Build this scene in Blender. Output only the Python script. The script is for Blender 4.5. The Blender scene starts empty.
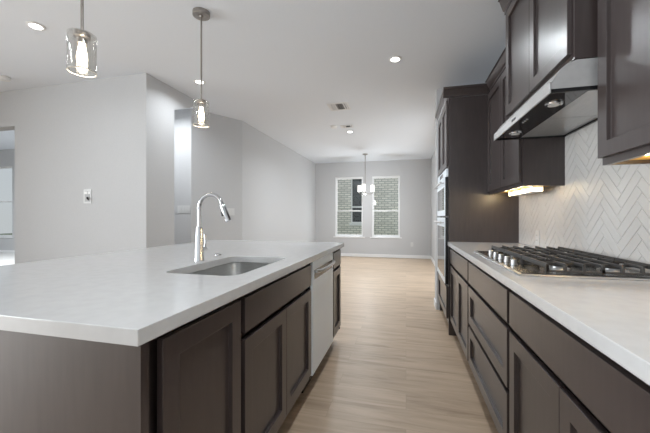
import bpy, bmesh, math, random
from mathutils import Vector, Matrix
random.seed(7)
S = bpy.context.scene
COL = S.collection
PI = math.pi

# ------------------------------------------------------------------ camera, world, light, exposure
CAMZ = 1.16
cam = bpy.data.objects.new('camera', bpy.data.cameras.new('camera'))
COL.objects.link(cam)
cam.location = (0, 0, CAMZ)
cam.rotation_euler = (PI / 2, 0, math.atan(81 / 320))
cam.data.sensor_width = 36
cam.data.lens = 320 / 650 * 36
cam.data.clip_start = 0.02
S.camera = cam

S.view_settings.view_transform = 'Standard'
S.view_settings.look = 'None'
S.view_settings.gamma = 1
S.view_settings.use_curve_mapping = False
S.view_settings.exposure = -0.44

w = bpy.data.worlds.new('world')
S.world = w
w.use_nodes = True
nt = w.node_tree
bg = nt.nodes['Background']
sky = nt.nodes.new('ShaderNodeTexSky')
sky.sky_type = 'HOSEK_WILKIE'
sky.turbidity = 4
sky.ground_albedo = 0.5
sky.sun_direction = Vector((-0.5, -0.5, 0.7)).normalized()
mixw = nt.nodes.new('ShaderNodeMix')
mixw.data_type = 'RGBA'
mixw.inputs[0].default_value = 0.7
nt.links.new(sky.outputs[0], mixw.inputs[6])
mixw.inputs[7].default_value = (0.92, 0.97, 1.0, 1)
nt.links.new(mixw.outputs[2], bg.inputs[0])
bg.inputs[1].default_value = 1.1


def area(name, loc, rot, sx, sy, power, col=(1, 1, 1)):
    l = bpy.data.lights.new(name, 'AREA')
    l.shape = 'RECTANGLE'
    l.size = sx
    l.size_y = sy
    l.energy = power
    l.color = col
    o = bpy.data.objects.new(name, l)
    o.location = loc
    o.rotation_euler = rot
    COL.objects.link(o)
    return o


# added area fill lamps, as daylight from unseen windows behind and left of camera
area('added_fill_behind', (-2.6, -3.9, 1.45), (PI / 2, 0, 0), 7.0, 2.4, 45, (0.90, 0.96, 1))
fill_left = area('added_fill_left', (-6.9, -1.6, 1.45), (PI / 2, 0, -PI / 2), 4.0, 2.2, 330, (0.90, 0.96, 1))
fill_left.data.spread = math.radians(125)
# daylight from the glass patio door on the right of the dining room, round the corner from the camera
area('patio_daylight', (1.5, 6.1, 1.25), (PI / 2, 0, PI / 2 - math.radians(36)), 2.6, 2.1, 58, (0.92, 0.965, 1))
# daylight falling steeply through the dining windows, from the sky above the neighbouring roof
area('window_daylight_dining', (-1.1, 10.3, 3.3), (math.radians(52), 0, PI), 2.6, 1.4, 260, (0.92, 0.965, 1))


# ------------------------------------------------------------------ materials
def mat(name, col, rough=0.5, metal=0.0, spec=0.5, emit=None, estr=0.0):
    m = bpy.data.materials.new(name)
    m.use_nodes = True
    b = m.node_tree.nodes['Principled BSDF']
    b.inputs['Base Color'].default_value = (*col, 1)
    b.inputs['Roughness'].default_value = rough
    b.inputs['Metallic'].default_value = metal
    b.inputs['Specular IOR Level'].default_value = spec
    if emit:
        b.inputs['Emission Color'].default_value = (*emit, 1)
        b.inputs['Emission Strength'].default_value = estr
    return m


def nodes(m):
    t = m.node_tree
    return t, t.nodes['Principled BSDF'], t.nodes.new, t.links.new


def noise_mat(name, c1, c2, scale, rough, stretch=(1, 1, 1), bump=0.0, metal=0.0, detail=6, lo=0.3, hi=0.7, spec=0.5):
    m = mat(name, c1, rough, metal, spec)
    t, b, N, L = nodes(m)
    tc = N('ShaderNodeTexCoord')
    mp = N('ShaderNodeMapping')
    mp.inputs['Scale'].default_value = stretch
    L(tc.outputs['Object'], mp.inputs[0])
    nz = N('ShaderNodeTexNoise')
    nz.inputs['Scale'].default_value = scale
    nz.inputs['Detail'].default_value = detail
    L(mp.outputs[0], nz.inputs['Vector'])
    r = N('ShaderNodeValToRGB')
    r.color_ramp.elements[0].position = lo
    r.color_ramp.elements[1].position = hi
    r.color_ramp.elements[0].color = (*c1, 1)
    r.color_ramp.elements[1].color = (*c2, 1)
    L(nz.outputs[0], r.inputs[0])
    L(r.outputs[0], b.inputs['Base Color'])
    if bump:
        bp = N('ShaderNodeBump')
        bp.inputs['Strength'].default_value = bump
        bp.inputs['Distance'].default_value = 0.002
        L(nz.outputs[0], bp.inputs['Height'])
        L(bp.outputs[0], b.inputs['Normal'])
    return m


M = {}
M['wall'] = noise_mat('wall_paint', (0.54, 0.542, 0.548), (0.56, 0.562, 0.568), 60, 0.8, bump=0.05, spec=0.2)
M['ceiling'] = noise_mat('ceiling_paint', (0.765, 0.80, 0.85), (0.79, 0.825, 0.875), 120, 0.9, bump=0.25, spec=0.1)
M['trim'] = mat('white_trim_paint', (0.82, 0.82, 0.82), 0.45)
M['wood'] = noise_mat('espresso_wood', (0.037, 0.0272, 0.0262), (0.050, 0.0375, 0.036), 9, 0.36, stretch=(6, 6, 0.7), bump=0.02, spec=0.5)
_b = M['wood'].node_tree.nodes['Principled BSDF']
_b.inputs['Coat Weight'].default_value = 0.5
_b.inputs['Coat Roughness'].default_value = 0.28
M['woodin'] = noise_mat('natural_maple', (0.78, 0.44, 0.08), (0.86, 0.52, 0.12), 8, 0.5, stretch=(1, 6, 1))
M['quartz'] = noise_mat('white_quartz', (0.535, 0.535, 0.535), (0.56, 0.56, 0.56), 22, 0.14, detail=10, lo=0.35, hi=0.6)
M['steel'] = noise_mat('brushed_stainless', (0.58, 0.58, 0.585), (0.66, 0.66, 0.665), 30, 0.28, stretch=(1, 1, 30), metal=1.0)
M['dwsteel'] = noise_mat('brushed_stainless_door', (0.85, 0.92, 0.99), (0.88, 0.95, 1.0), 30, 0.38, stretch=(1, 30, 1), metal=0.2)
M['sinksteel'] = noise_mat('sink_stainless', (0.50, 0.50, 0.49), (0.58, 0.58, 0.57), 25, 0.3, stretch=(1, 1, 20), metal=1.0)
M['hoodsteel'] = noise_mat('satin_hood_steel', (0.60, 0.60, 0.60), (0.66, 0.66, 0.66), 30, 0.3, stretch=(1, 30, 1), metal=0.6)
M['chrome'] = mat('chrome', (0.56, 0.56, 0.57), 0.09, 1.0)
M['nickel'] = noise_mat('brushed_nickel', (0.36, 0.335, 0.31), (0.42, 0.39, 0.36), 40, 0.3, stretch=(1, 1, 20), metal=1.0)
M['black'] = mat('black_gloss', (0.012, 0.012, 0.013), 0.2)
M['blackglass'] = mat('black_oven_glass', (0.02, 0.02, 0.022), 0.05, 0, 0.8)
M['iron'] = noise_mat('cast_iron', (0.035, 0.033, 0.032), (0.06, 0.057, 0.055), 150, 0.5, bump=0.1)
M['plastic'] = mat('white_plastic', (0.80, 0.80, 0.79), 0.4)
M['vent'] = mat('white_vent_metal', (0.74, 0.74, 0.74), 0.5)
M['plate'] = mat('ivory_plate_plastic', (0.66, 0.66, 0.655), 0.4)
M['recess'] = mat('grey_plastic', (0.42, 0.42, 0.42), 0.5)
M['dark'] = mat('dark_void', (0.03, 0.03, 0.03), 0.8)
M['lens'] = mat('recessed_lens', (0.9, 0.9, 0.9), 0.4, emit=(1, 0.97, 0.92), estr=12)
M['bulb'] = mat('bulb_glow', (1, 0.95, 0.85), 0.3, emit=(1, 0.86, 0.66), estr=14)
M['frost'] = mat('frosted_glass_lit', (0.9, 0.9, 0.88), 0.4, emit=(1, 0.96, 0.9), estr=0.7)
M['rim'] = mat('polished_glass_rim', (0.42, 0.40, 0.35), 0.15)
M['strip'] = mat('light_strip_diffuser', (1, 0.95, 0.85), 0.4, emit=(1, 0.74, 0.36), estr=26)
M['grout'] = mat('white_grout', (0.88, 0.87, 0.86), 0.8)
M['tile'] = noise_mat('greige_tile', (0.59, 0.57, 0.55), (0.64, 0.62, 0.60), 3, 0.40)
M['carpet'] = noise_mat('pale_carpet', (0.62, 0.61, 0.59), (0.74, 0.73, 0.71), 200, 0.95)
M['concrete'] = noise_mat('patio_concrete', (0.4, 0.39, 0.37), (0.5, 0.49, 0.46), 6, 0.9)
M['grass'] = noise_mat('lawn', (0.07, 0.12, 0.04), (0.14, 0.2, 0.07), 20, 0.9)
M['darkglass'] = mat('dark_window_glass', (0.03, 0.035, 0.035), 0.1)


def glass(name, tint, gloss=0.12, edge=0.6):
    m = bpy.data.materials.new(name)
    m.use_nodes = True
    t = m.node_tree
    t.nodes.clear()
    out = t.nodes.new('ShaderNodeOutputMaterial')
    tr = t.nodes.new('ShaderNodeBsdfTransparent')
    tr.inputs[0].default_value = (*tint, 1)
    gl = t.nodes.new('ShaderNodeBsdfGlossy')
    gl.inputs['Roughness'].default_value = 0.03
    lw = t.nodes.new('ShaderNodeLayerWeight')
    lw.inputs[0].default_value = 0.35
    mm = t.nodes.new('ShaderNodeMath')
    mm.operation = 'MULTIPLY_ADD'
    mm.inputs[1].default_value = edge
    mm.inputs[2].default_value = gloss * 0.3
    t.links.new(lw.outputs['Facing'], mm.inputs[0])
    mx = t.nodes.new('ShaderNodeMixShader')
    t.links.new(mm.outputs[0], mx.inputs[0])
    t.links.new(tr.outputs[0], mx.inputs[1])
    t.links.new(gl.outputs[0], mx.inputs[2])
    t.links.new(mx.outputs[0], out.inputs[0])
    return m


M['glass'] = glass('window_glass', (0.96, 0.97, 0.97), 0.05, 0.2)
M['shade'] = glass('seeded_clear_glass', (0.95, 0.945, 0.93), 0.25)


def floor_material():
    m = mat('light_oak_planks', (0.5, 0.4, 0.3), 0.42)
    t, b, N, L = nodes(m)
    tc = N('ShaderNodeTexCoord')
    br = N('ShaderNodeTexBrick')
    br.offset = 0.37
    br.inputs['Scale'].default_value = 1
    br.inputs['Brick Width'].default_value = 1.22
    br.inputs['Row Height'].default_value = 0.18
    br.inputs['Mortar Size'].default_value = 0.0012
    br.inputs['Color1'].default_value = (0.0, 0, 0, 1)
    br.inputs['Color2'].default_value = (1, 1, 1, 1)
    br.inputs['Mortar'].default_value = (0.3, 0.3, 0.3, 1)
    L(tc.outputs['Object'], br.inputs['Vector'])
    mp = N('ShaderNodeMapping')
    mp.inputs['Scale'].default_value = (1.1, 9, 1)
    L(tc.outputs['Object'], mp.inputs[0])
    add = N('ShaderNodeVectorMath')
    add.operation = 'MULTIPLY_ADD'
    L(br.outputs['Color'], add.inputs[0])
    add.inputs[1].default_value = (3.0, 0.6, 4)
    L(mp.outputs[0], add.inputs[2])
    n1 = N('ShaderNodeTexNoise')
    n1.inputs['Scale'].default_value = 1.6
    n1.inputs['Detail'].default_value = 9
    n1.inputs['Roughness'].default_value = 0.62
    n1.inputs['Distortion'].default_value = 0.6
    L(add.outputs[0], n1.inputs['Vector'])
    r = N('ShaderNodeValToRGB')
    e = r.color_ramp.elements
    e[0].position = 0.28
    e[0].color = (0.36, 0.26, 0.17, 1)
    e[1].position = 0.66
    e[1].color = (0.60, 0.46, 0.335, 1)
    k = r.color_ramp.elements.new(0.46)
    k.color = (0.50, 0.375, 0.265, 1)
    L(n1.outputs[0], r.inputs[0])
    mx = N('ShaderNodeMix')
    mx.data_type = 'RGBA'
    mx.blend_type = 'MULTIPLY'
    mx.inputs[0].default_value = 0.6
    L(r.outputs[0], mx.inputs[6])
    r2 = N('ShaderNodeValToRGB')
    r2.color_ramp.elements[0].color = (0.90, 0.89, 0.88, 1)
    r2.color_ramp.elements[1].color = (1, 1, 1, 1)
    L(br.outputs['Color'], r2.inputs[0])
    L(r2.outputs[0], mx.inputs[7])
    mx2 = N('ShaderNodeMix')
    mx2.data_type = 'RGBA'
    L(br.outputs['Fac'], mx2.inputs[0])
    L(mx.outputs[2], mx2.inputs[6])
    mx2.inputs[7].default_value = (0.40, 0.305, 0.215, 1)
    L(mx2.outputs[2], b.inputs['Base Color'])
    return m


M['floor'] = floor_material()


def brick_material():
    m = mat('painted_brick', (0.5, 0.5, 0.48), 0.9)
    t, b, N, L = nodes(m)
    tc = N('ShaderNodeTexCoord')
    mp = N('ShaderNodeMapping')
    mp.inputs['Rotation'].default_value = (PI / 2, 0, 0)
    L(tc.outputs['Object'], mp.inputs[0])
    br = N('ShaderNodeTexBrick')
    br.inputs['Scale'].default_value = 1
    br.inputs['Brick Width'].default_value = 0.24
    br.inputs['Row Height'].default_value = 0.085
    br.inputs['Mortar Size'].default_value = 0.014
    br.inputs['Color1'].default_value = (0.92, 0.88, 0.81, 1)
    br.inputs['Color2'].default_value = (0.72, 0.69, 0.64, 1)
    br.inputs['Mortar'].default_value = (0.48, 0.47, 0.44, 1)
    L(mp.outputs[0], br.inputs['Vector'])
    L(br.outputs['Color'], b.inputs['Base Color'])
    return m


M['brick'] = brick_material()


# ------------------------------------------------------------------ helpers
class MB:
    """collects boxes, tubes, lathes and prisms in world space, then links them as one mesh object"""

    def __init__(self):
        self.bm = bmesh.new()

    def box(self, x0, x1, y0, y1, z0, z1, bevel=0.0):
        r = bmesh.ops.create_cube(self.bm, size=1)
        vs = r['verts']
        bmesh.ops.scale(self.bm, verts=vs, vec=(abs(x1 - x0), abs(y1 - y0), abs(z1 - z0)))
        bmesh.ops.translate(self.bm, verts=vs, vec=((x0 + x1) / 2, (y0 + y1) / 2, (z0 + z1) / 2))
        if bevel:
            es = list({e for v in vs for e in v.link_edges})
            bmesh.ops.bevel(self.bm, geom=es, offset=bevel, segments=2, profile=0.5, affect='EDGES')
        return self

    def lathe(self, c, prof, n=24, axis='Z', caps=True):
        """prof: (radius, along-axis) pairs around centre c"""
        rings = []
        for r, h in prof:
            ring = []
            for i in range(n):
                a = 2 * PI * i / n
                p = Vector((r * math.cos(a), r * math.sin(a), h))
                if axis == 'X':
                    p = Vector((p.z, p.x, p.y))
                elif axis == 'Y':
                    p = Vector((p.y, p.z, p.x))
                ring.append(self.bm.verts.new(Vector(c) + p))
            rings.append(ring)
        for a, b in zip(rings, rings[1:]):
            for i in range(n):
                self.bm.faces.new((a[i], a[(i + 1) % n], b[(i + 1) % n], b[i]))
        if caps:
            self.bm.faces.new(rings[0][::-1])
            self.bm.faces.new(rings[-1])
        return self

    def tube(self, pts, rad, n=12):
        pts = [Vector(p) for p in pts]
        rads = rad if isinstance(rad, (list, tuple)) else [rad] * len(pts)
        prev = None
        rings = []
        up = Vector((0, 0, 1))
        for i, p in enumerate(pts):
            d = (pts[min(i + 1, len(pts) - 1)] - pts[max(i - 1, 0)]).normalized()
            if prev is None:
                a = d.cross(up if abs(d.z) < 0.9 else Vector((0, 1, 0))).normalized()
            else:
                a = (prev - d * prev.dot(d)).normalized()
            prev = a
            b = d.cross(a)
            rings.append([self.bm.verts.new(p + (a * math.cos(2 * PI * k / n) + b * math.sin(2 * PI * k / n)) * rads[i]) for k in range(n)])
        for a, b in zip(rings, rings[1:]):
            for i in range(n):
                self.bm.faces.new((a[i], a[(i + 1) % n], b[(i + 1) % n], b[i]))
        self.bm.faces.new(rings[0][::-1])
        self.bm.faces.new(rings[-1])
        return self

    def prism(self, poly, y0, y1, axis='Y'):
        """poly in (x,z) extruded along y, or in (x,y) extruded along z, or (y,z) along x"""
        def P(a, b, t):
            return {'Y': (a, t, b), 'Z': (a, b, t), 'X': (t, a, b)}[axis]
        A = [self.bm.verts.new(P(a, b, y0)) for a, b in poly]
        B = [self.bm.verts.new(P(a, b, y1)) for a, b in poly]
        self.bm.faces.new(A[::-1])
        self.bm.faces.new(B)
        n = len(poly)
        for i in range(n):
            self.bm.faces.new((A[i], A[(i + 1) % n], B[(i + 1) % n], B[i]))
        return self

    def build(self, name, m, parent=None, smooth=False, bevel=0.0):
        bm = self.bm
        bmesh.ops.recalc_face_normals(bm, faces=bm.faces)
        off = Vector(parent_world(parent)) if parent else Vector((0, 0, 0))
        if off.length:
            bmesh.ops.translate(bm, verts=bm.verts, vec=-off)
        me = bpy.data.meshes.new(name)
        bm.to_mesh(me)
        bm.free()
        o = bpy.data.objects.new(name, me)
        COL.objects.link(o)
        o.data.materials.append(m)
        if parent:
            o.parent = parent
        if smooth:
            for p in me.polygons:
                p.use_smooth = True
            try:
                me.set_sharp_from_angle(angle=math.radians(40))
            except Exception:
                pass
        if bevel:
            bv = o.modifiers.new('bevel', 'BEVEL')
            bv.width = bevel
            bv.segments = 2
            bv.limit_method = 'ANGLE'
            bv.angle_limit = math.radians(50)
        return o


def parent_world(o):
    v = Vector((0, 0, 0))
    while o:
        v += o.location
        o = o.parent
    return v


def box(x0, x1, y0, y1, z0, z1, bevel=0.0):
    return MB().box(x0, x1, y0, y1, z0, z1, bevel)


def thing(name, label, cat, loc=(0, 0, 0), group=None):
    o = bpy.data.objects.new(name, None)
    COL.objects.link(o)
    o.empty_display_size = 0.1
    o.location = loc
    tag(o, label, cat, group)
    return o


def tag(o, label, cat, group=None):
    o['label'] = label
    o['category'] = cat
    if group:
        o['group'] = group
    return o


def struct(o, label=None):
    o['kind'] = 'structure'
    if label:
        o['label'] = label
    return o


def dup(root, loc, label, group=None):
    def cp(o, par):
        c = o.copy()
        COL.objects.link(c)
        if par:
            c.parent = par
        for ch in list(o.children):
            cp(ch, c)
        return c
    r = cp(root, None)
    r.location = loc
    r['label'] = label
    if group:
        r['group'] = group
    return r


def front(name, xf, y0, y1, z0, z1, n, parent, shaker=True, rail=0.06, deep=0.015, t=0.019, m=None):
    """a cabinet front in the plane x = xf facing n*X; shaker fronts carry a recessed panel"""
    bm = bmesh.new()
    bmesh.ops.create_cube(bm, size=1)
    bmesh.ops.scale(bm, verts=bm.verts, vec=(t, y1 - y0, z1 - z0))
    bmesh.ops.translate(bm, verts=bm.verts, vec=(xf - n * t / 2, (y0 + y1) / 2, (z0 + z1) / 2))
    bm.normal_update()
    if shaker:
        f = max(bm.faces, key=lambda f: f.normal.x * n)
        bmesh.ops.inset_region(bm, faces=[f], thickness=rail, use_even_offset=True)
        r = bmesh.ops.extrude_discrete_faces(bm, faces=[f])
        nf = r['faces'][0]
        bmesh.ops.translate(bm, verts=nf.verts, vec=(-n * deep, 0, 0))
    mb = MB()
    mb.bm.free()
    mb.bm = bm
    return mb.build(name, m or M['wood'], parent, bevel=0.0015)


# ------------------------------------------------------------------ the room
CEIL = 2.74
XW = 1.03       # kitchen wall on the right
YF = 9.20       # dining room end wall
XR = 0.665      # dining room right wall
XL = -2.62      # dining room left wall

struct(box(-17, 2.0, -4.2, YF + 0.14, -0.1, 0).build('floor', M['floor']), 'light oak plank floor')
c = MB()
c.box(-7.2, 1.3, -4.2, 3.07, CEIL, CEIL + 0.12)
c.box(-3.6, 1.3, 3.07, YF + 0.14, CEIL, CEIL + 0.12)
struct(c.build('ceiling', M['ceiling']), 'flat grey white ceiling')

# end wall with two window openings
W1 = (-2.02, -1.20)
W2 = (-0.945, -0.165)
WZ = (0.575, 2.31)
c = MB()
c.box(XL - 0.14, W1[0], YF, YF + 0.14, 0, CEIL)
c.box(W1[1], W2[0], YF, YF + 0.14, 0, CEIL)
c.box(W2[1], XR + 0.14, YF, YF + 0.14, 0, CEIL)
for a, b in (W1, W2):
    c.box(a, b, YF, YF + 0.14, 0, WZ[0])
    c.box(a, b, YF, YF + 0.14, WZ[1], CEIL)
struct(c.build('wall_far', M['wall']))
c = MB()
c.box(XR, XR + 0.14, 7.65, YF, 0, CEIL)
c.box(XR, XR + 0.14, 4.45, 4.75, 0, CEIL)
c.box(XR, XR + 0.14, 4.75, 7.65, 2.35, CEIL)
struct(c.build('wall_dining_right', M['wall']))
struct(box(0.37, XW, 4.20, 4.45, 0, CEIL).build('wall_oven_end', M['wall']))
struct(box(XW, XW + 0.14, -2.0, 4.45, 0, CEIL).build('wall_right', M['wall']))
# left: long wall, splayed piece, short piece facing the kitchen
c = MB()
c.prism([(XL, YF), (XL - 0.14, YF), (XL - 0.14, 4.87), (-3.06, 4.19), (-3.6, 4.19), (-3.6, 4.05), (-3.04, 4.05), (XL, 4.79)], 0, CEIL, 'Z')
struct(c.build('wall_left', M['wall']))
# big blank wall of the living room with its opening on the left
c = MB()
c.box(-4.75, -2.77, 2.93, 3.07, 0, CEIL)
c.box(-6.9, -4.75, 2.93, 3.07, 2.295, CEIL)
c.box(-7.199, -6.9, 2.93, 3.07, 0, CEIL)
struct(c.build('wall_living', M['wall']))
struct(box(-7.34, -7.2, 0.5, 3.07, 0, CEIL).build('wall_living_side', M['wall']))
c = MB()
c.prism([(3.07, 0), (3.37, 0), (3.37, 2.476), (3.66, 2.594), (3.92, CEIL), (3.07, CEIL)], -2.91, -2.77, 'X')
struct(c.build('wall_return', M['wall']))
# room seen through the opening
BY = 7.4
c = MB()
c.box(-17, -13.9, BY, BY + 0.14, 0, 3.3)
c.box(-12.1, -3.6, BY, BY + 0.14, 0, 3.3)
c.box(-13.9, -12.1, BY, BY + 0.14, 0, 0.51)
c.box(-13.9, -12.1, BY, BY + 0.14, 2.77, 3.3)
struct(c.build('wall_back_room', M['wall']))
struct(box(-17, -3.6, 3.07, BY + 0.14, 3.3, 3.4).build('ceiling_back_room', M['ceiling']))
struct(box(-3.74, -3.6, 3.07, BY, 0, 3.3).build('wall_back_room_side', M['wall']))


def baseboard(nm, x0, x1, y0, y1):
    struct(box(x0, x1, y0, y1, 0, 0.09).build(nm, M['trim'], bevel=0.004))


baseboard('baseboard_far', XL, XR, YF - 0.014, YF)
baseboard('baseboard_left', XL, XL + 0.014, 4.8, YF - 0.014)
baseboard('baseboard_right', XR - 0.014, XR, 7.65, YF - 0.014)
baseboard('baseboard_oven_end', 0.356, 0.37, 4.20, 4.45)
baseboard('baseboard_living', -4.75, -2.77, 2.916, 2.93)
struct(box(-16.9, -3.8, 3.1, BY - 0.02, 0.0002, 0.012).build('floor_back_room', M['carpet']), 'pale carpet of the room through the opening')
baseboard('baseboard_back_room', -17, -3.75, BY - 0.014, BY)


def window(nm, x0, x1, z0, z1, y, sill=True, meet=0.5):
    e = bpy.data.objects.new(nm, None)
    COL.objects.link(e)
    e.location = ((x0 + x1) / 2, y, z0)
    struct(e)
    t = 0.03
    zm = z0 + (z1 - z0) * meet
    f = MB()
    f.box(x0, x0 + t, y + 0.05, y + 0.11, z0, z1)
    f.box(x1 - t, x1, y + 0.05, y + 0.11, z0, z1)
    f.box(x0 + t, x1 - t, y + 0.05, y + 0.11, z0, z0 + t)
    f.box(x0 + t, x1 - t, y + 0.05, y + 0.11, z1 - t, z1)
    f.build('window_frame', M['trim'], e)
    for nm2, a, b, yy in (('lower_sash', z0 + t, zm + 0.02, 0.06), ('upper_sash', zm - 0.02, z1 - t, 0.085)):
        s = MB()
        k = 0.02
        s.box(x0 + t, x0 + t + k, y + yy, y + yy + 0.02, a, b)
        s.box(x1 - t - k, x1 - t, y + yy, y + yy + 0.02, a, b)
        s.box(x0 + t + k, x1 - t - k, y + yy, y + yy + 0.02, a, a + 0.028)
        s.box(x0 + t + k, x1 - t - k, y + yy, y + yy + 0.02, b - 0.028, b)
        so = s.build(nm2, M['trim'], e)
        box(x0 + t + k, x1 - t - k, y + yy + 0.008, y + yy + 0.012, a + 0.028, b - 0.028).build('window_pane', M['glass'], so)
    if sill:
        box(x0 - 0.05, x1 + 0.05, y - 0.03, y + 0.05, z0 - 0.028, z0 - 0.001).build('window_sill', M['trim'], e)
    return e


window('window_1', W1[0], W1[1], WZ[0], WZ[1], YF, meet=0.43)
window('window_2', W2[0], W2[1], WZ[0], WZ[1], YF, meet=0.43)
window('window_3', -13.9, -13.0, 0.51, 2.77, BY)
window('window_4', -13.0, -12.1, 0.51, 2.77, BY)

# ------------------------------------------------------------------ outdoors, beyond the panes
struct(box(-30, 10, YF + 0.14, 30, -0.25, -0.15).build('ground', M['grass']))
NY = 12.3
nb = thing('neighbor_house', 'pale painted brick house wall seen through the dining windows', 'house', (-1.5, NY, -0.15))
c = MB()
nx0, nx1, nz0, nz1 = -2.07, -1.25, 0.9, 2.72
c.box(-9, nx0, NY, NY + 0.25, -0.15, 4.6)
c.box(nx1, 5, NY, NY + 0.25, -0.15, 4.6)
c.box(nx0, nx1, NY, NY + 0.25, -0.15, nz0)
c.box(nx0, nx1, NY, NY + 0.25, nz1, 4.6)
c.build('brick_wall', M['brick'], nb)
f = MB()
f.box(nx0, nx0 + 0.04, NY + 0.05, NY + 0.12, nz0, nz1)
f.box(nx1 - 0.04, nx1, NY + 0.05, NY + 0.12, nz0, nz1)
f.box(nx0 + 0.04, nx1 - 0.04, NY + 0.05, NY + 0.12, nz0, nz0 + 0.05)
f.box(nx0 + 0.04, nx1 - 0.04, NY + 0.05, NY + 0.12, 1.50, 1.56)
f.box(nx0 + 0.04, nx1 - 0.04, NY + 0.05, NY + 0.12, nz1 - 0.04, nz1)
fo = f.build('window', M['trim'], nb)
box(nx0 + 0.04, nx1 - 0.04, NY + 0.10, NY + 0.11, nz0 + 0.05, nz1 - 0.04).build('pane', M['darkglass'], fo)
box(nx0 - 0.06, nx1 + 0.06, NY - 0.04, NY + 0.05, nz0 - 0.09, nz0 - 0.002).build('window_ledge', M['trim'], nb)

# ------------------------------------------------------------------ backsplash (herringbone tile)
BS = XW - 0.010
bs = MB()
bs.box(BS, XW - 0.001, -0.5, 3.328, 0.9155, 1.364)
bs.box(BS, XW - 0.001, 1.545, 2.438, 1.364, 1.688)
bso = struct(bs.build('wall_backsplash', M['grout']))
TW, TL, G = 0.050, 0.200, 0.0035


def clip(poly, a, b, c_):
    out = []
    for i in range(len(poly)):
        p, q = poly[i], poly[(i + 1) % len(poly)]
        dp, dq = a * p[0] + b * p[1] - c_, a * q[0] + b * q[1] - c_
        if dp >= 0:
            out.append(p)
        if (dp >= 0) != (dq >= 0):
            s = dp / (dp - dq)
            out.append((p[0] + s * (q[0] - p[0]), p[1] + s * (q[1] - p[1])))
    return out


tl = MB()
cs = math.sqrt(0.5)
y_org, z_org = 1.90, 0.95
for i in range(-40, 60):
    for j in range(-12, 14):
        # herringbone lattice: shift (w,w) along the stair, (L,-L) sideways steps of the V columns
        bx = i * TW + j * TL
        by = i * TW - j * TL
        for rect in ((bx, by, TL, TW), (bx, by + TW, TW, TL)):
            x0, y0, ww, hh = rect
            pts = [(x0 + G / 2, y0 + G / 2), (x0 + ww - G / 2, y0 + G / 2), (x0 + ww - G / 2, y0 + hh - G / 2), (x0 + G / 2, y0 + hh - G / 2)]
            pts = [(y_org + (p[0] - p[1]) * cs, z_org + (p[0] + p[1]) * cs) for p in pts]
            if min(p[0] for p in pts) > 3.33 or max(p[0] for p in pts) < -0.5 or min(p[1] for p in pts) > 1.69 or max(p[1] for p in pts) < 0.9:
                continue
            for ya, yb, za, zb in ((-0.498, 3.326, 0.918, 1.363), (1.547, 2.436, 1.3631, 1.687)):
                q = clip(clip(clip(clip(pts, 1, 0, ya), -1, 0, -yb), 0, 1, za), 0, -1, -zb)
                if len(q) >= 3:
                    area2 = abs(sum(q[k][0] * q[(k + 1) % len(q)][1] - q[(k + 1) % len(q)][0] * q[k][1] for k in range(len(q))))
                    if area2 > 2e-5:
                        tl.prism(q, BS - 0.003, BS - 0.0002, 'X')
to = tl.build('tile_pattern', M['tile'], bso)

# ------------------------------------------------------------------ island
IX = -0.605        # face of the island cabinets
DX = -0.585        # front of their doors
ZT = 0.876         # underside of worktops
ZC = 0.914


def carcass(x_face, x_back, y0, y1, z0, z1, parent, n, top=False, kick=True, name='body'):
    """open cabinet box: face board, sides, back and floor, with a recessed toe kick"""
    c = MB()
    c.box(x_face, x_face - n * 0.02, y0, y1, z0, z0 + 0.036)
    c.box(x_face - n * 0.022, x_face - n * 0.03, y0, y1, z0 + 0.036, z1)
    xi = x_face - n * 0.03
    c.box(xi, x_back, y0, y0 + 0.016, z0, z1)
    c.box(xi, x_back, y1 - 0.016, y1, z0, z1)
    c.box(x_back + n * 0.012, x_back, y0 + 0.016, y1 - 0.016, z0, z1)
    c.box(xi, x_back + n * 0.012, y0 + 0.016, y1 - 0.016, z0, z0 + 0.016)
    if top:
        c.box(xi, x_back + n * 0.012, y0 + 0.016, y1 - 0.016, z1 - 0.016, z1)
    o = c.build(name, M['wood'], parent)
    if kick:
        box(x_face - n * 0.075, x_back, y0, y1, 0, z0 - 0.001).build('toe_kick', M['wood'], parent)
    return o


KZ = 0.112
wc = thing('base_cabinet', 'dark island cabinet with one full-height door at the near corner', 'cabinet', (IX - 0.3, 0.86, 0))
carcass(IX, IX - 0.58, 0.642, 1.072, KZ, ZT - 0.001, wc, 1)
front('door', DX, 0.672, 1.060, 0.155, 0.853, 1, wc)

sc = thing('base_cabinet', 'dark island sink cabinet with a false drawer front above two doors', 'cabinet', (IX - 0.3, 1.52, 0))
carcass(IX, IX - 0.58, 1.074, 1.975, KZ, ZT - 0.001, sc, 1)
front('false_drawer_front', DX, 1.090, 1.955, 0.722, 0.853, 1, sc, shaker=False)
front('door', DX, 1.090, 1.5205, 0.155, 0.696, 1, sc)
front('door', DX, 1.5235, 1.955, 0.155, 0.696, 1, sc)

dw = thing('dishwasher', 'stainless dishwasher built into the island', 'dishwasher', (IX - 0.3, 2.285, 0))
box(IX, IX - 0.56, 1.985, 2.588, 0.10, ZT - 0.004).build('tub', M['black'], dw)
box(IX - 0.05, IX - 0.5, 2.0, 2.57, 0, 0.099).build('base', M['black'], dw)
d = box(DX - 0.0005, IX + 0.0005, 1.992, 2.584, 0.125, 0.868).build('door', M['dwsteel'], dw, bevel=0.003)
h = MB()
n = 14
pts = []
for i in range(n + 1):
    a = i / n
    pts.append((DX + 0.012 + 0.030 * math.sin(PI * a) ** 0.5, 2.03 + 0.515 * a, 0.798))
h.tube(pts, 0.011, 10)
hb = h.bm
ho = h.build('handle', M['steel'], dw, smooth=True)
ho['label'] = 'bowed steel bar handle'
box(DX - 0.0004, DX + 0.0012, 2.03, 2.545, 0.745, 0.806).build('handle_recess', M['black'], dw)

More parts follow.
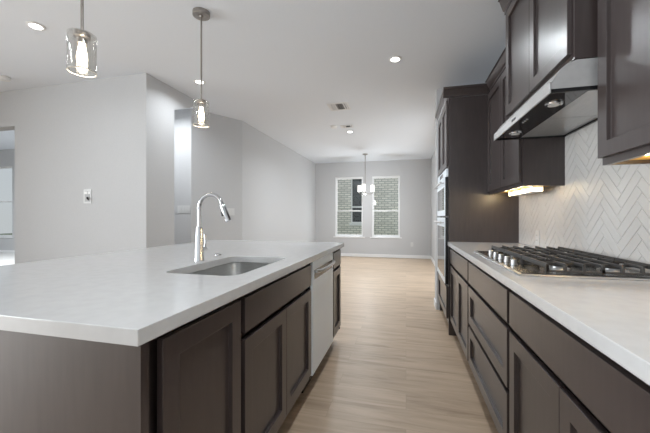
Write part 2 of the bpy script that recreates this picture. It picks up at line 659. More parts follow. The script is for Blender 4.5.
ec = thing('base_cabinet', 'narrow dark island cabinet with drawer and door beyond the dishwasher', 'cabinet', (IX - 0.3, 2.75, 0))
carcass(IX, IX - 0.58, 2.592, 2.915, KZ, ZT - 0.001, ec, 1)
front('drawer', DX, 2.604, 2.905, 0.722, 0.853, 1, ec, shaker=False)
front('door', DX, 2.604, 2.905, 0.155, 0.696, 1, ec, rail=0.055)

ip = thing('island_panelling', 'dark wood end and back panels under the island worktop', 'panel', (-1.2, 0.62, 0))
box(-1.62, IX + 0.008, 0.615, 0.640, 0, ZT - 0.001).build('end_panel', M['wood'], ip)
box(-1.62, IX + 0.008, 2.918, 2.938, KZ, ZT - 0.001).build('end_panel', M['wood'], ip)
box(-1.62, -1.60, 0.641, 2.917, 0, ZT - 0.001).build('back_panel', M['wood'], ip)


# worktop with sink cut-out
def rounded(x0, x1, y0, y1, r, n=8):
    pts = []
    for cx, cy, a0 in ((x1 - r, y1 - r, 0), (x0 + r, y1 - r, PI / 2), (x0 + r, y0 + r, PI), (x1 - r, y0 + r, 3 * PI / 2)):
        for k in range(n + 1):
            a = a0 + PI / 2 * k / n
            pts.append((cx + r * math.cos(a), cy + r * math.sin(a)))
    return pts


SX0, SX1, SY0, SY1 = -1.045, -0.682, 1.185, 1.80
bm = bmesh.new()
outer = [(-1.965, 0.575), (-0.565, 0.575), (-0.565, 2.975), (-1.965, 2.975)]
inner = rounded(SX0, SX1, SY0, SY1, 0.06)
edges = []
for loop in (outer, inner):
    vs = [bm.verts.new((x, y, ZC)) for x, y in loop]
    for i in range(len(vs)):
        edges.append(bm.edges.new((vs[i], vs[(i + 1) % len(vs)])))
bmesh.ops.triangle_fill(bm, use_beauty=True, edges=edges)
r = bmesh.ops.extrude_face_region(bm, geom=list(bm.faces))
bmesh.ops.translate(bm, verts=[v for v in r['geom'] if isinstance(v, bmesh.types.BMVert)], vec=(0, 0, -(ZC - ZT)))
mb = MB()
mb.bm.free()
mb.bm = bm
tag(mb.build('worktop', M['quartz'], bevel=0.002), 'large white quartz island worktop with a sink cut-out', 'worktop')

sk = thing('sink', 'undermount stainless sink with rounded corners in the island worktop', 'sink', ((SX0 + SX1) / 2, (SY0 + SY1) / 2, 0.66))
bm = bmesh.new()
rings = []
for (ins, rr, z) in ((-0.022, 0.07, ZT - 0.002), (0.0, 0.06, ZT - 0.002), (0.006, 0.06, ZT - 0.19), (0.018, 0.058, ZT - 0.212), (0.05, 0.05, ZT - 0.216)):
    rings.append([bm.verts.new((x, y, z)) for x, y in rounded(SX0 + ins, SX1 - ins, SY0 + ins, SY1 - ins, rr, 8)])
for a, b in zip(rings, rings[1:]):
    for i in range(len(a)):
        bm.faces.new((a[i], a[(i + 1) % len(a)], b[(i + 1) % len(a)], b[i]))
bm.faces.new(rings[-1])
mb = MB()
mb.bm.free()
mb.bm = bm
so = mb.build('bowl', M['sinksteel'], sk, smooth=True)
sd = so.modifiers.new('solid', 'SOLIDIFY')
sd.thickness = 0.002
sd.offset = 0
MB().lathe(((SX0 + SX1) / 2, (SY0 + SY1) / 2, ZT - 0.2145), [(0.056, 0), (0.056, 0.003), (0.04, 0.004), (0.034, 0.001)], 24).build('drain', M['chrome'], sk, smooth=True)

# faucet
FX, FY = -1.112, 1.55
fc = thing('faucet', 'tall chrome gooseneck faucet with pull-down spray head beside the sink', 'faucet', (FX, FY, ZC))
MB().lathe((FX, FY, ZC), [(0.027, 0), (0.027, 0.006), (0.025, 0.012), (0.0175, 0.18), (0.0165, 0.186), (0.0115, 0.187)], 28).build('body', M['chrome'], fc, smooth=True)
pts = [(FX, FY, ZC + 0.188), (FX, FY, ZC + 0.24), (FX, FY, ZC + 0.29)]
R = 0.072
for i in range(1, 17):
    a = PI - (PI * 0.90) * i / 16
    pts.append((FX + R + R * math.cos(a), FY, ZC + 0.294 + R * math.sin(a)))
MB().tube(pts, 0.0108, 14).build('spout', M['chrome'], fc, smooth=True)
e = Vector(pts[-1])
d = (Vector(pts[-1]) - Vector(pts[-2])).normalized()
hd = MB()
hd.tube([e + d * 0.002, e + d * 0.006, e + d * 0.03, e + d * 0.09, e + d * 0.102], [0.0125, 0.0145, 0.0150, 0.0175, 0.0165], 18)
ho = hd.build('spray_head', M['chrome'], fc, smooth=True)
b = e + d * 0.05
MB().tube([b + Vector((-0.0165, 0, 0.012)), b + Vector((-0.0185, 0, -0.006)), b + Vector((-0.0135, 0, -0.022))], 0.006, 10).build('spray_button', M['black'], ho, smooth=True)
MB().lathe((FX, FY, ZC + 0.287), [(0.0112, 0), (0.0128, 0.001), (0.0128, 0.009), (0.0112, 0.010)], 20).build('collar', M['chrome'], fc, smooth=True)
lv = MB()
lv.lathe((FX, FY + 0.021, ZC + 0.062), [(0.0125, 0), (0.0125, 0.038), (0.010, 0.041)], 18, 'Y')
lo = lv.build('handle_hub', M['chrome'], fc, smooth=True)
MB().tube([(FX, FY + 0.050, ZC + 0.072), (FX + 0.004, FY + 0.052, ZC + 0.10), (FX - 0.004, FY + 0.056, ZC + 0.145)], [0.0055, 0.0045, 0.006], 10).build('lever', M['chrome'], lo, smooth=True)
tag(MB().lathe((-1.155, 1.80, ZC + 0.0003), [(0.021, 0), (0.021, 0.004), (0.017, 0.009), (0.006, 0.010)], 22).build('air_switch', M['chrome'], smooth=True),
    'small round chrome air switch button beyond the faucet', 'button')

# ------------------------------------------------------------------ right-hand run, base units
RX = 0.435      # cabinet face
RD = 0.415      # door face
YE = 3.328      # far end, against the oven tower


def base_unit(label, y0, y1):
    t = thing('base_cabinet', label, 'cabinet', (RX + 0.29, (y0 + y1) / 2, 0))
    carcass(RX, XW - 0.012, y0 + 0.001, y1 - 0.001, KZ, ZT - 0.001, t, -1)
    return t


Y1, Y2, Y3 = 2.385, 1.490, 0.565
b1 = base_unit('dark base cabinet with drawer over two doors beside the oven tower', Y1, YE)
front('drawer', RD, Y1 + 0.016, YE - 0.02, 0.708, 0.848, -1, b1, shaker=False)
ym = (Y1 + YE) / 2
front('door', RD, ym + 0.0015, YE - 0.02, 0.155, 0.683, -1, b1)
front('door', RD, Y1 + 0.016, ym - 0.0015, 0.155, 0.683, -1, b1)
b2 = base_unit('dark three-drawer base cabinet under the gas cooktop', Y2, Y1)
front('drawer', RD, Y2 + 0.016, Y1 - 0.016, 0.708, 0.848, -1, b2, shaker=False)
front('drawer', RD, Y2 + 0.016, Y1 - 0.016, 0.431, 0.683, -1, b2)
front('drawer', RD, Y2 + 0.016, Y1 - 0.016, 0.155, 0.407, -1, b2)
b3 = base_unit('dark base cabinet with wide drawer over two doors nearest on the right', Y3, Y2)
front('drawer', RD, Y3 + 0.016, Y2 - 0.016, 0.708, 0.848, -1, b3, shaker=False)
ym = (Y3 + Y2) / 2
front('door', RD, ym + 0.0015, Y2 - 0.016, 0.155, 0.683, -1, b3)
front('door', RD, Y3 + 0.016, ym - 0.0015, 0.155, 0.683, -1, b3)
o = box(0.395, XW - 0.011, -0.40, YE - 0.001, ZT, ZC).build('worktop', M['quartz'], bevel=0.002)
tag(o, 'long white quartz worktop carrying the cooktop along the tiled wall', 'worktop')

# ------------------------------------------------------------------ gas cooktop
CX0, CX1, CY0, CY1 = 0.452, 0.985, 1.482, 2.400
ck = thing('gas_cooktop', 'stainless gas cooktop with black cast iron grates on right worktop', 'cooktop', ((CX0 + CX1) / 2, (CY0 + CY1) / 2, ZC))
t = MB()
t.box(CX0, CX1, CY0, CY1, ZC + 0.0005, ZC + 0.008)
t.build('tray', M['steel'], ck, bevel=0.003)
box(CX0 + 0.016, CX1 - 0.016, CY0 + 0.016, CY1 - 0.016, ZC + 0.0082, ZC + 0.0105).build('burner_deck', M['black'], ck)
zg = ZC + 0.0105
gw = (CY1 - CY0 - 0.04) / 3
for gi in range(3):
    ya = CY0 + 0.02 + gi * gw + 0.002
    yb = ya + gw - 0.004
    xa = CX0 + 0.108
    xb = CX1 - 0.022
    g = MB()
    bt, zt0, zt1 = 0.012, zg + 0.022, zg + 0.036
    g.box(xa, xb, ya, ya + 0.010, zg + 0.006, zg + 0.015, 0.002)
    g.box(xa, xb, yb - 0.010, yb, zg + 0.006, zg + 0.015, 0.002)
    g.box(xa, xa + bt, ya, yb, zt0, zt1, 0.002)
    g.box(xb - bt, xb, ya, yb, zt0, zt1, 0.002)
    nb_ = 7
    ym = (ya + yb) / 2
    for k in range(nb_):
        xx = xa + 0.006 + (xb - xa - 0.012) * k / (nb_ - 1)
        # long bars with turned-down ends; those over a burner stop short of its centre
        if k in (1, 5) and gi != 1 or (gi == 1 and k == 3):
            g.box(xx - 0.0045, xx + 0.0045, ya, ym - 0.035, zt0 + 0.008, zt1 + 0.006, 0.002)
            g.box(xx - 0.0045, xx + 0.0045, ym + 0.035, yb, zt0 + 0.008, zt1 + 0.006, 0.002)
        else:
            g.box(xx - 0.0045, xx + 0.0045, ya, yb, zt0 + 0.008, zt1 + 0.006, 0.002)
        for yy in (ya, yb - 0.010):
            g.box(xx - 0.005, xx + 0.005, yy, yy + 0.010, zg + 0.012, zt0 + 0.010)
    for yy in (ya + gw * 0.28, yb - gw * 0.28):
        g.box(xa, xb, yy - 0.004, yy + 0.004, zt0 + 0.004, zt0 + 0.014, 0.001)
    for xx in (xa, (xa + xb) / 2 - bt / 2, xb - bt):
        for yy in (ya, yb - bt):
            g.box(xx, xx + bt, yy, yy + bt, zg + 0.0002, zt0 + 0.001)
    g.build('grate', M['iron'], ck)
for bx, by, br in ((0.66, CY0 + 0.165, 0.034), (0.865, CY0 + 0.165, 0.042), (0.762, (CY0 + CY1) / 2, 0.055), (0.66, CY1 - 0.165, 0.042), (0.865, CY1 - 0.165, 0.034)):
    bo = MB().lathe((bx, by, zg + 0.0002), [(br + 0.012, 0), (br + 0.010, 0.006), (br, 0.009), (br, 0.014)], 24).build('burner', M['steel'], ck, smooth=True)
    MB().lathe((bx, by, zg + 0.0145), [(br - 0.004, 0), (br, 0.002), (br, 0.006), (br - 0.006, 0.009)], 24).build('burner_cap', M['iron'], bo, smooth=True)
for k in range(5):
    ky = (CY0 + CY1) / 2 - 0.19 + k * 0.108
    MB().lathe((CX0 + 0.060, ky, zg + 0.0002), [(0.018, 0), (0.018, 0.003), (0.0145, 0.005), (0.0135, 0.024), (0.011, 0.026)], 20).build('knob', M['steel'], ck, smooth=True)

# ------------------------------------------------------------------ wall units
UX, UD = 0.77, 0.75
UZ = 1.366
UT = 2.335


def crown(xf, y0, y1, z0, parent, ends=(False, False), h=0.08, p=0.055, xb=XW - 0.002, k=0.78):
    """stepped crown along the front at x = xf, returning along the ends asked for"""
    prof = [(0, 0), (-0.012, 0.0), (-0.012, 0.018), (-0.022, 0.028), (-p * 0.8, h * (k - 0.06)), (-p, h * k), (-p, h), (0, h)]
    c = MB()
    a = y0 - (p if ends[0] else 0)
    b = y1 + (p if ends[1] else 0)
    c.prism([(xf + x, z0 + z) for x, z in prof], a, b, 'Y')
    for flag, yy, s in ((ends[0], y0, 1), (ends[1], y1, -1)):
        if flag:
            c.prism([(yy + x * s, z0 + z) for x, z in prof], xf, xb, 'X')
    return c.build('crown_moulding', M['wood'], parent)


def wall_unit(label, y0, y1, xf, xd, z0, z1, doors, crown_ends, name='wall_cabinet', ch=0.08, k=0.78, cy1=None):
    t = thing(name, label, 'cabinet', ((xf + XW) / 2, (y0 + y1) / 2, z0))
    c = MB()
    c.box(xf, XW - 0.002, y0 + 0.001, y1 - 0.001, z0 + 0.02, z1)
    c.box(xf, xf + 0.02, y0 + 0.001, y1 - 0.001, z0, z0 + 0.02)
    c.box(xf + 0.02, XW - 0.012, y0 + 0.001, y0 + 0.017, z0, z0 + 0.02)
    c.box(xf + 0.02, XW - 0.012, y1 - 0.017, y1 - 0.001, z0, z0 + 0.02)
    c.build('body', M['wood'], t)
    bo = box(xf + 0.021, XW - 0.014, y0 + 0.018, y1 - 0.018, z0 + 0.015, z0 + 0.0198).build('bottom_panel', M['woodin'], t)
    bo['label'] = 'pale natural wood underside'
    w_ = (y1 - y0 - 0.026 - 0.003 * (doors - 1)) / doors
    for k in range(doors):
        a = y0 + 0.02 + k * (w_ + 0.003)
        front('door', xd, a, a + w_, z0 + 0.028, z1 - 0.022, -1, t)
    crown(xf, y0 + 0.001, cy1 or y1 - 0.001, z1 + 0.0005, t, crown_ends, ch, k=k)
    return t


HY0, HY1 = 1.548, 2.436
TY0C = 3.330 - 0.057
u1 = wall_unit('dark two-door wall cabinet between the oven tower and the range hood', HY1 + 0.001, YE, UX, UD, UZ, UT, 2, (False, False), cy1=TY0C)
u2 = wall_unit('deeper dark wall cabinet mounted above the range hood', HY0, HY1, 0.682, 0.662, 1.818, 2.575, 2, (False, True), ch=0.10, k=0.42)
u3 = wall_unit('dark wall cabinet nearest the camera right of the range hood', 0.63, HY0 - 0.018, UX, UD, UZ, UT, 2, (False, False))


def strip_light(label, y0, y1):
    t = thing('under_cabinet_light', label, 'light', (0.90, (y0 + y1) / 2, UZ), 'under-cabinet lights')
    box(0.865, 0.935, y0, y1, UZ - 0.004, UZ + 0.0145).build('housing', M['plastic'], t)
    box(0.870, 0.930, y0 + 0.006, y1 - 0.006, UZ - 0.026, UZ - 0.0042).build('diffuser', M['strip'], t)
    MB().box(0.869, 0.936, y0 + 0.005, y1 - 0.005, UZ - 0.030, UZ - 0.0262).box(0.9305, 0.936, y0 + 0.005, y1 - 0.005, UZ - 0.0261, UZ - 0.0042).build('cover', M['plastic'], t)  # added shield that keeps the strip's light off worktop and tiles
    for k in range(4):
        l = bpy.data.lights.new('under_cabinet_lamp', 'POINT')
        l.shadow_soft_size = 0.012
        l.energy = 0.36
        l.color = (1, 0.80, 0.52)
        o = bpy.data.objects.new('under_cabinet_lamp', l)
        COL.objects.link(o)
        o.parent = t
        o.location = (-0.055, (y1 - y0) * (k - 1.5) / 3.15, -0.022)


strip_light('slim lit strip under the wall cabinet left of the range hood', 2.55, 3.10)
strip_light('slim lit strip under the wall cabinet nearest the camera', 0.80, 1.405)

# ------------------------------------------------------------------ range hood
hd = thing('range_hood', 'stainless under-cabinet range hood above the cooktop', 'range hood', (0.8, (HY0 + HY1) / 2, 1.685))
hx = 0.597
y0, y1 = HY0 + 0.002, HY1 - 0.002
prof = [(hx, 1.700), (hx, 1.727), (0.612, 1.752), (0.632, 1.782), (0.657, 1.803), (0.69, 1.814), (1.018, 1.814), (1.018, 1.700)]
MB().prism(prof, y0, y1, 'Y').build('canopy', M['hoodsteel'], hd, smooth=False)
c = MB()
c.box(hx - 0.008, hx - 0.0005, y0, y1, 1.684, 1.730)
c.build('control_strip', M['hoodsteel'], hd, bevel=0.002)
c = MB()
c.box(hx, 1.018, y0, y0 + 0.012, 1.684, 1.6995)
c.box(hx, 1.018, y1 - 0.012, y1, 1.684, 1.6995)
c.box(1.006, 1.018, y0 + 0.012, y1 - 0.012, 1.684, 1.6995)
c.build('rim', M['black'], hd)
box(hx + 0.001, 0.745, y0 + 0.0125, y1 - 0.0125, 1.690, 1.6995).build('lamp_panel', M['blackglass'], hd)
for fy0, fy1 in ((y0 + 0.013, (y0 + y1) / 2 - 0.003), ((y0 + y1) / 2 + 0.003, y1 - 0.013)):
    c = MB()
    c.box(0.748, 1.005, fy0, fy1, 1.694, 1.6995)
    ns = 9
    for k in range(ns):
        xx = 0.755 + (1.0 - 0.755) * k / ns
        c.box(xx, xx + 0.022, fy0 + 0.01, fy1 - 0.01, 1.6930, 1.6942)
    c.build('baffle_filter', M['hoodsteel'], hd)
for ly in (y0 + 0.17, y1 - 0.17):
    lo = MB().lathe((0.672, ly, 1.6815), [(0.026, 0.0), (0.036, 0.001), (0.038, 0.008)], 24).build('lamp_ring', M['chrome'], hd, smooth=True)
    MB().lathe((0.672, ly, 1.6805), [(0.024, 0), (0.024, 0.0008)], 20).build('lamp_lens', M['plastic'], lo)
for k in range(3):
    MB().lathe((0.64, (y0 + y1) / 2 - 0.03 + k * 0.03, 1.687), [(0.006, 0), (0.006, 0.003)], 12).build('push_button', M['steel'], hd)
bx = MB()
ymid = (y0 + y1) / 2 + 0.02
wds = [0.010, 0.008, 0.009, 0.011, 0.008, 0.010]
yy = ymid + 0.034
for w_ in wds:
    bx.box(hx - 0.0092, hx - 0.0079, yy - w_, yy, 1.701, 1.713)
    yy -= w_ + 0.0022
bx.build('badge', M['black'], hd)

# ------------------------------------------------------------------ oven tower
TX, TD = 0.405, 0.385
TY0, TY1 = 3.330, 4.195
tw = thing('oven_tower', 'tall dark wood cabinet housing the wall ovens', 'cabinet', (0.72, (TY0 + TY1) / 2, 0))
c = MB()
c.box(TX, XW - 0.002, TY0, TY0 + 0.02, 0.0, 2.318)
c.box(TX, XW - 0.002, TY1 - 0.02, TY1, 0.0, 2.318)
c.box(XW - 0.02, XW - 0.002, TY0 + 0.02, TY1 - 0.02, 0.1, 2.318)
c.box(TX, XW - 0.02, TY0 + 0.02, TY1 - 0.02, 1.640, 2.318)
c.box(TX, XW - 0.02, TY0 + 0.02, TY1 - 0.02, 0.10, 0.478)
c.box(TX, TX + 0.02, TY0 + 0.02, TY0 + 0.05, 0.478, 1.64)
c.box(TX, TX + 0.02, TY1 - 0.05, TY1 - 0.02, 0.478, 1.64)
c.build('body', M['wood'], tw)
ym = (TY0 + TY1) / 2
front('door', TD, TY0 + 0.02, ym - 0.0015, 1.655, 2.30, -1, tw)
front('door', TD, ym + 0.0015, TY1 - 0.02, 1.655, 2.30, -1, tw)
front('drawer', TD, TY0 + 0.02, TY1 - 0.02, 0.155, 0.465, -1, tw)
crown(TX, TY0, TY1, 2.3185, tw, (False, False), 0.09)
c = MB()
prof = [(0, 0), (-0.012, 0.0), (-0.012, 0.018), (-0.022, 0.028), (-0.044, 0.065), (-0.055, 0.07), (-0.055, 0.09), (0, 0.09)]
c.prism([(TY0 + x, 2.3185 + z) for x, z in prof], TX - 0.055, 0.769, 'X')
c.build('crown_moulding', M['wood'], tw)

ov = thing('wall_oven', 'stainless microwave and oven combination built into dark tower', 'oven', (0.7, ym, 0.49))
oy0, oy1 = TY0 + 0.055, TY1 - 0.055
box(TX, 0.98, oy0, oy1, 0.49, 1.63).build('housing', M['black'], ov)
fx = TX - 0.001
fy0, fy1 = TY0 + 0.03, TY1 - 0.03
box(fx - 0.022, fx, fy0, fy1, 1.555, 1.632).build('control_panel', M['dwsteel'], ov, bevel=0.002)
box(fx - 0.0235, fx - 0.0222, fy0 + 0.25, fy1 - 0.25, 1.575, 1.615).build('display', M['blackglass'], ov)
for nm, z0, z1 in (('microwave_door', 1.165, 1.550), ('oven_door', 0.49, 1.150)):
    do = box(fx - 0.027, fx, fy0, fy1, z0, z1).build(nm, M['black'], ov, bevel=0.002)
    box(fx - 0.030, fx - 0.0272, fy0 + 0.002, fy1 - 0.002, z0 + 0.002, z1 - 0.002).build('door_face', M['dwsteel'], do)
    gz1 = z1 - 0.095
    box(fx - 0.0315, fx - 0.0302, fy0 + 0.05, fy1 - 0.05, z0 + 0.06, gz1).build('door_glass', M['blackglass'], do)
    h = MB()
    hz = z1 - 0.05
    h.tube([(fx - 0.066, fy0 + 0.05, hz), (fx - 0.066, fy1 - 0.05, hz)], 0.011, 12)
    for yy in (fy0 + 0.09, fy1 - 0.09):
        h.tube([(fx - 0.0302, yy, hz), (fx - 0.064, yy, hz)], 0.007, 10)
    h.build('handle', M['steel'], do, smooth=True)

# ------------------------------------------------------------------ ceiling fittings
# pendants over the island
def pendant(label, x, y):
    t = thing('pendant_light', label, 'pendant light', (x, y, CEIL), 'pendants over the island')
    MB().lathe((x, y, CEIL), [(0.064, -0.0005), (0.064, -0.028), (0.061, -0.031), (0.014, -0.032), (0.012, -0.042)], 32).build('canopy', M['nickel'], t, smooth=True)
    MB().tube([(x, y, CEIL - 0.03), (x, y, 2.06)], 0.0068, 12).build('rod', M['nickel'], t, smooth=True)
    so = MB().lathe((x, y, 2.0), [(0.010, 0.066), (0.012, 0.058), (0.034, 0.056), (0.036, 0.052), (0.036, 0.034), (0.030, 0.030), (0.022, 0.029), (0.022, 0.004)], 24).build('socket', M['nickel'], t, smooth=True)
    g = MB()
    g.lathe((x, y, 0), [(0.037, 2.050), (0.0565, 2.050), (0.0592, 2.047), (0.0595, 2.042), (0.0595, 1.868), (0.0565, 1.868), (0.0565, 2.040), (0.055, 2.046), (0.037, 2.047)], 32, caps=False)
    go = g.build('glass_shade', M['shade'], t, smooth=True)
    rm = MB()
    rm.lathe((x, y, 1.8638), [(0.0562, 0), (0.0598, 0), (0.0602, 0.002), (0.0598, 0.004), (0.0562, 0.004), (0.0558, 0.002), (0.0562, 0)], 32, caps=False)
    rm.build('shade_rim', M['rim'], go, smooth=True)
    MB().lathe((x, y, 1.90), [(0.006, -0.002), (0.020, 0.010), (0.0235, 0.035), (0.018, 0.07), (0.0135, 0.103)], 18).build('bulb', M['bulb'], t, smooth=True)
    l = bpy.data.lights.new('pendant_lamp', 'POINT')
    l.energy = 2
    l.shadow_soft_size = 0.03
    l.color = (1, 0.9, 0.76)
    o = bpy.data.objects.new('pendant_lamp', l)
    COL.objects.link(o)
    o.parent = t
    o.location = (0, 0, 1.855 - CEIL)
    return t


pendant('clear glass pendant on a long nickel rod nearest the camera', -1.535, 1.225)
pendant('clear glass pendant above the faucet with its round ceiling canopy in view', -1.535, 2.165)


def downlight(label, x, y, power=22, r=0.042):
    CEIL = 3.3 if x < -7.5 else 2.74
    t = thing('recessed_light', label, 'ceiling light', (x, y, CEIL), 'recessed ceiling lights')
    MB().lathe((x, y, CEIL), [(r + 0.022, -0.0005), (r + 0.022, -0.004), (r + 0.004, -0.009), (r, -0.004)], 32).build('trim_ring', M['vent'], t, smooth=True)
    MB().lathe((x, y, CEIL - 0.0108), [(r - 0.002, 0), (r - 0.002, 0.0015)], 28).build('lens', M['lens'], t)
    l = bpy.data.lights.new('downlight_lamp', 'AREA')
    l.shape = 'DISK'
    l.size = 0.14
    l.spread = math.radians(155)
    l.energy = power
    l.color = (0.90, 0.955, 1)
    o = bpy.data.objects.new('downlight_lamp', l)
    COL.objects.link(o)
    o.parent = t
    o.location = (0, 0, -0.02)
    return t


downlight('added recessed ceiling light above the aisle, overhead and out of view', -0.105, 0.55, 19)  # added above the view to brighten floor and ceiling
downlight('added recessed ceiling light out of view on the living side of the island', -2.97, 0.2, 8)  # invented fitting out of view, lifts the general light level
downlight('round recessed ceiling light at the far left near the camera', -2.97, 1.98, 5)
downlight('round recessed ceiling light seen behind the farther pendant rod', -2.34, 3.27, 10)
downlight('added recessed ceiling light hidden in the passage behind the wall corner', -3.2, 3.55, 17)  # no fitting seen here; added to brighten the recessed wall
downlight('added recessed ceiling light out of view in the room through the opening', -9.5, 5.2, 160)  # unseen lamp added to brighten the room beyond the opening
downlight('round recessed ceiling light over the aisle left of the tower', -0.105, 3.28, 17)
downlight('round recessed ceiling light beyond the ceiling vent toward the dining room', -1.01, 5.88, 40)


def vent(label, x, y, w_, d_):
    t = thing('ceiling_vent', label, 'vent', (x, y, CEIL), 'ceiling vents')
    f = MB()
    z0, z1 = CEIL - 0.008, CEIL - 0.0005
    k = 0.028
    f.box(x - w_ / 2, x + w_ / 2, y - d_ / 2, y - d_ / 2 + k, z0, z1)
    f.box(x - w_ / 2, x + w_ / 2, y + d_ / 2 - k, y + d_ / 2, z0, z1)
    f.box(x - w_ / 2, x - w_ / 2 + k, y - d_ / 2 + k, y + d_ / 2 - k, z0, z1)
    f.box(x + w_ / 2 - k, x + w_ / 2, y - d_ / 2 + k, y + d_ / 2 - k, z0, z1)
    f.build('frame', M['vent'], t)
    box(x - w_ / 2 + k, x + w_ / 2 - k, y - d_ / 2 + k, y + d_ / 2 - k, z1 - 0.002, z1 - 0.0002).build('duct', M['dark'], t)
    s = MB()
    nsl = int((w_ - 2 * k) / 0.03)
    for i in range(nsl):
        xx = x - w_ / 2 + k + (i + 0.5) * (w_ - 2 * k) / nsl
        lean = 0.013 if i < nsl * 0.3 else (0.001 if i < nsl * 0.7 else -0.007)
        s.prism([(xx - lean - 0.002, z1 - 0.003), (xx - lean + 0.002, z1 - 0.003), (xx + lean + 0.002, z0), (xx + lean - 0.002, z0)], y - d_ / 2 + k, y + d_ / 2 - k, 'Y')
    s.build('louvre', M['vent'], t)


vent('larger white ceiling vent over the middle of the room', -0.93, 4.50, 0.30, 0.30)
vent('smaller white ceiling vent beside the far recessed light', -1.0, 5.52, 0.22, 0.17)


def detector(label, x, y, r):
    t = thing('smoke_detector', label, 'smoke detector', (x, y, CEIL), 'smoke detectors')
    MB().lathe((x, y, CEIL), [(r, -0.0005), (r, -0.012), (r * 0.92, -0.016), (r * 0.8, -0.034), (r * 0.3, -0.038)], 28).build('cover', M['plastic'], t, smooth=True)
    MB().lathe((x + r * 0.45, y, CEIL - 0.0385), [(0.006, 0), (0.006, 0.003)], 10).build('test_button', M['vent'], t)


detector('white round smoke detector near the blank living room wall', -4.42, 2.62, 0.065)
detector('white round smoke detector left of the smaller ceiling vent', -1.22, 5.45, 0.06)

# dining chandelier
HX, HYc = -1.0, 8.09
chd = thing('chandelier', 'nickel chandelier with lit glass shades hanging before the far windows', 'chandelier', (HX, HYc, CEIL))
MB().lathe((HX, HYc, CEIL), [(0.065, -0.0005), (0.065, -0.018), (0.02, -0.024), (0.012, -0.04)], 24).build('canopy', M['nickel'], chd, smooth=True)
MB().tube([(HX, HYc, CEIL - 0.03), (HX, HYc, 1.76)], 0.009, 10).build('stem', M['nickel'], chd, smooth=True)
MB().lathe((HX, HYc, 1.71), [(0.010, 0), (0.03, 0.012), (0.034, 0.035), (0.02, 0.055), (0.012, 0.09)], 18).build('hub', M['nickel'], chd, smooth=True)
for k in range(3):
    a = 2 * PI * k / 3 + 0.45
    ux, uy = math.cos(a), math.sin(a)
    rr = 0.20
    ao = MB().tube([(HX + ux * 0.02, HYc + uy * 0.02, 1.735), (HX + ux * 0.12, HYc + uy * 0.12, 1.73), (HX + ux * rr * 0.95, HYc + uy * rr * 0.95, 1.745), (HX + ux * rr, HYc + uy * rr, 1.78)], 0.008, 10).build('arm', M['nickel'], chd, smooth=True)
    px, py = HX + ux * rr, HYc + uy * rr
    MB().lathe((px, py, 1.778), [(0.02, 0), (0.034, 0.006), (0.034, 0.012), (0.02, 0.016)], 18).build('cup', M['nickel'], ao, smooth=True)
    MB().lathe((px, py, 1.796), [(0.035, 0), (0.048, 0.006), (0.051, 0.02), (0.051, 0.165), (0.047, 0.165), (0.047, 0.02), (0.035, 0.006)], 22).build('glass_shade', M['frost'], ao, smooth=True)
l = bpy.data.lights.new('chandelier_lamp', 'POINT')
l.energy = 40
l.shadow_soft_size = 0.07
l.color = (0.93, 0.97, 1)
o = bpy.data.objects.new('chandelier_lamp', l)
COL.objects.link(o)
o.parent = chd
o.location = (0, 0, 1.6 - CEIL)


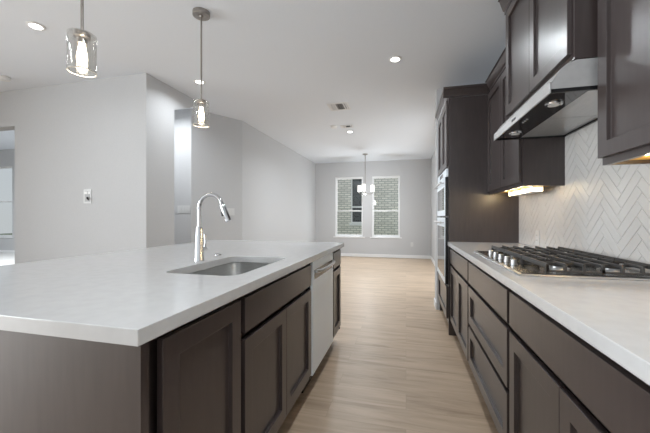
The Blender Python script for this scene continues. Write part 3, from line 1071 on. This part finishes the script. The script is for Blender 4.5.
# ------------------------------------------------------------------ wall plates
def plate(name, label, cat, c, w_, h_, axis, kinds):
    """axis 'Y-' faces the camera, 'X-' faces left, 'A' on the splayed wall"""
    t = thing(name, label, cat, c, {'outlet': 'wall outlets', 'switch': 'switch plates'}.get(cat))
    th = 0.006

    def put(nm, u0, u1, v0, v1, d0, d1, m, par):
        cx, cy, cz = c
        if axis == 'Y-':
            return box(cx + u0, cx + u1, cy - d1, cy - d0, cz + v0, cz + v1).build(nm, m, par)
        if axis == 'X-':
            return box(cx - d1, cx - d0, cy + u0, cy + u1, cz + v0, cz + v1).build(nm, m, par)
    p = put('cover_plate', -w_ / 2, w_ / 2, -h_ / 2, h_ / 2, 0.0006, th, M['plate'], t)
    n_ = len(kinds)
    for i, k in enumerate(kinds):
        u = (i - (n_ - 1) / 2) * 0.046
        if k == 's':
            put('rocker_switch', u - 0.016, u + 0.016, -0.033, 0.033, th + 0.0001, th + 0.004, M['plate'], t)
        elif k == 'o':
            for v in (-0.02, 0.02):
                so_ = put('socket', u - 0.016, u + 0.016, v - 0.014, v + 0.014, th + 0.0001, th + 0.002, M['plate'], t)
                for s_ in (-0.006, 0.006):
                    put('slot', u + s_ - 0.0012, u + s_ + 0.0012, v - 0.004, v + 0.006, th + 0.0021, th + 0.0024, M['dark'], so_)
        elif k == 'b':
            put('recess', u - w_ * 0.34, u + w_ * 0.34, -h_ * 0.38, h_ * 0.38, th + 0.0001, th + 0.0012, M['recess'], t)
            put('port', u - 0.045, u - 0.005, 0.025, 0.055, th + 0.0013, th + 0.003, M['plastic'], t)
            put('port', u + 0.008, u + 0.045, 0.025, 0.055, th + 0.0013, th + 0.003, M['plastic'], t)
            cx, cy, cz = c
            MB().tube([(cx + 0.005, cy - 0.008, cz - 0.012), (cx + 0.018, cy - 0.024, cz - 0.02), (cx + 0.045, cy - 0.028, cz - 0.045)], [0.007, 0.010, 0.008], 8).build('cable_end', M['black'], t, smooth=True)
    return t


plate('media_plate', 'white media wall plate with a dark cable end on the blank wall', 'wall plate', (-3.585, 2.93, 1.395), 0.115, 0.165, 'Y-', 'b')
plate('switch_plate', 'white four-switch wall plate left of the faucet neck', 'switch', (-3.165, 4.05, 1.265), 0.21, 0.115, 'Y-', 'ssss')
plate('outlet', 'white wall outlet low on the far wall right of the windows', 'outlet', (0.16, YF, 0.385), 0.072, 0.115, 'Y-', 'o')
plate('outlet', 'white outlet on the tiled backsplash beside the oven tower', 'outlet', (BS - 0.0035, 2.88, 0.990), 0.072, 0.115, 'X-', 'o')
# three-switch plate on the splayed wall
p0, p1 = Vector((-3.04, 4.05, 0)), Vector((XL, 4.79, 0))
dv = (p1 - p0).normalized()
ang = math.atan2(dv.y, dv.x)
cpos = p0 + dv * 0.62 + Vector((0, 0, 1.235))
sp = thing('switch_plate', 'white three-switch wall plate right of the faucet spray head', 'switch', cpos, 'switch plates')
sp.rotation_euler = (0, 0, ang)


def local_box(nm, u0, u1, d0, d1, v0, v1, m):
    o = box(u0, u1, -d1, -d0, v0, v1).build(nm, m)
    o.parent = sp


local_box('cover_plate', -0.082, 0.082, 0.0006, 0.006, -0.0575, 0.0575, M['plate'])
for i in (-1, 0, 1):
    local_box('rocker_switch', i * 0.046 - 0.016, i * 0.046 + 0.016, 0.0061, 0.010, -0.033, 0.033, M['plate'])
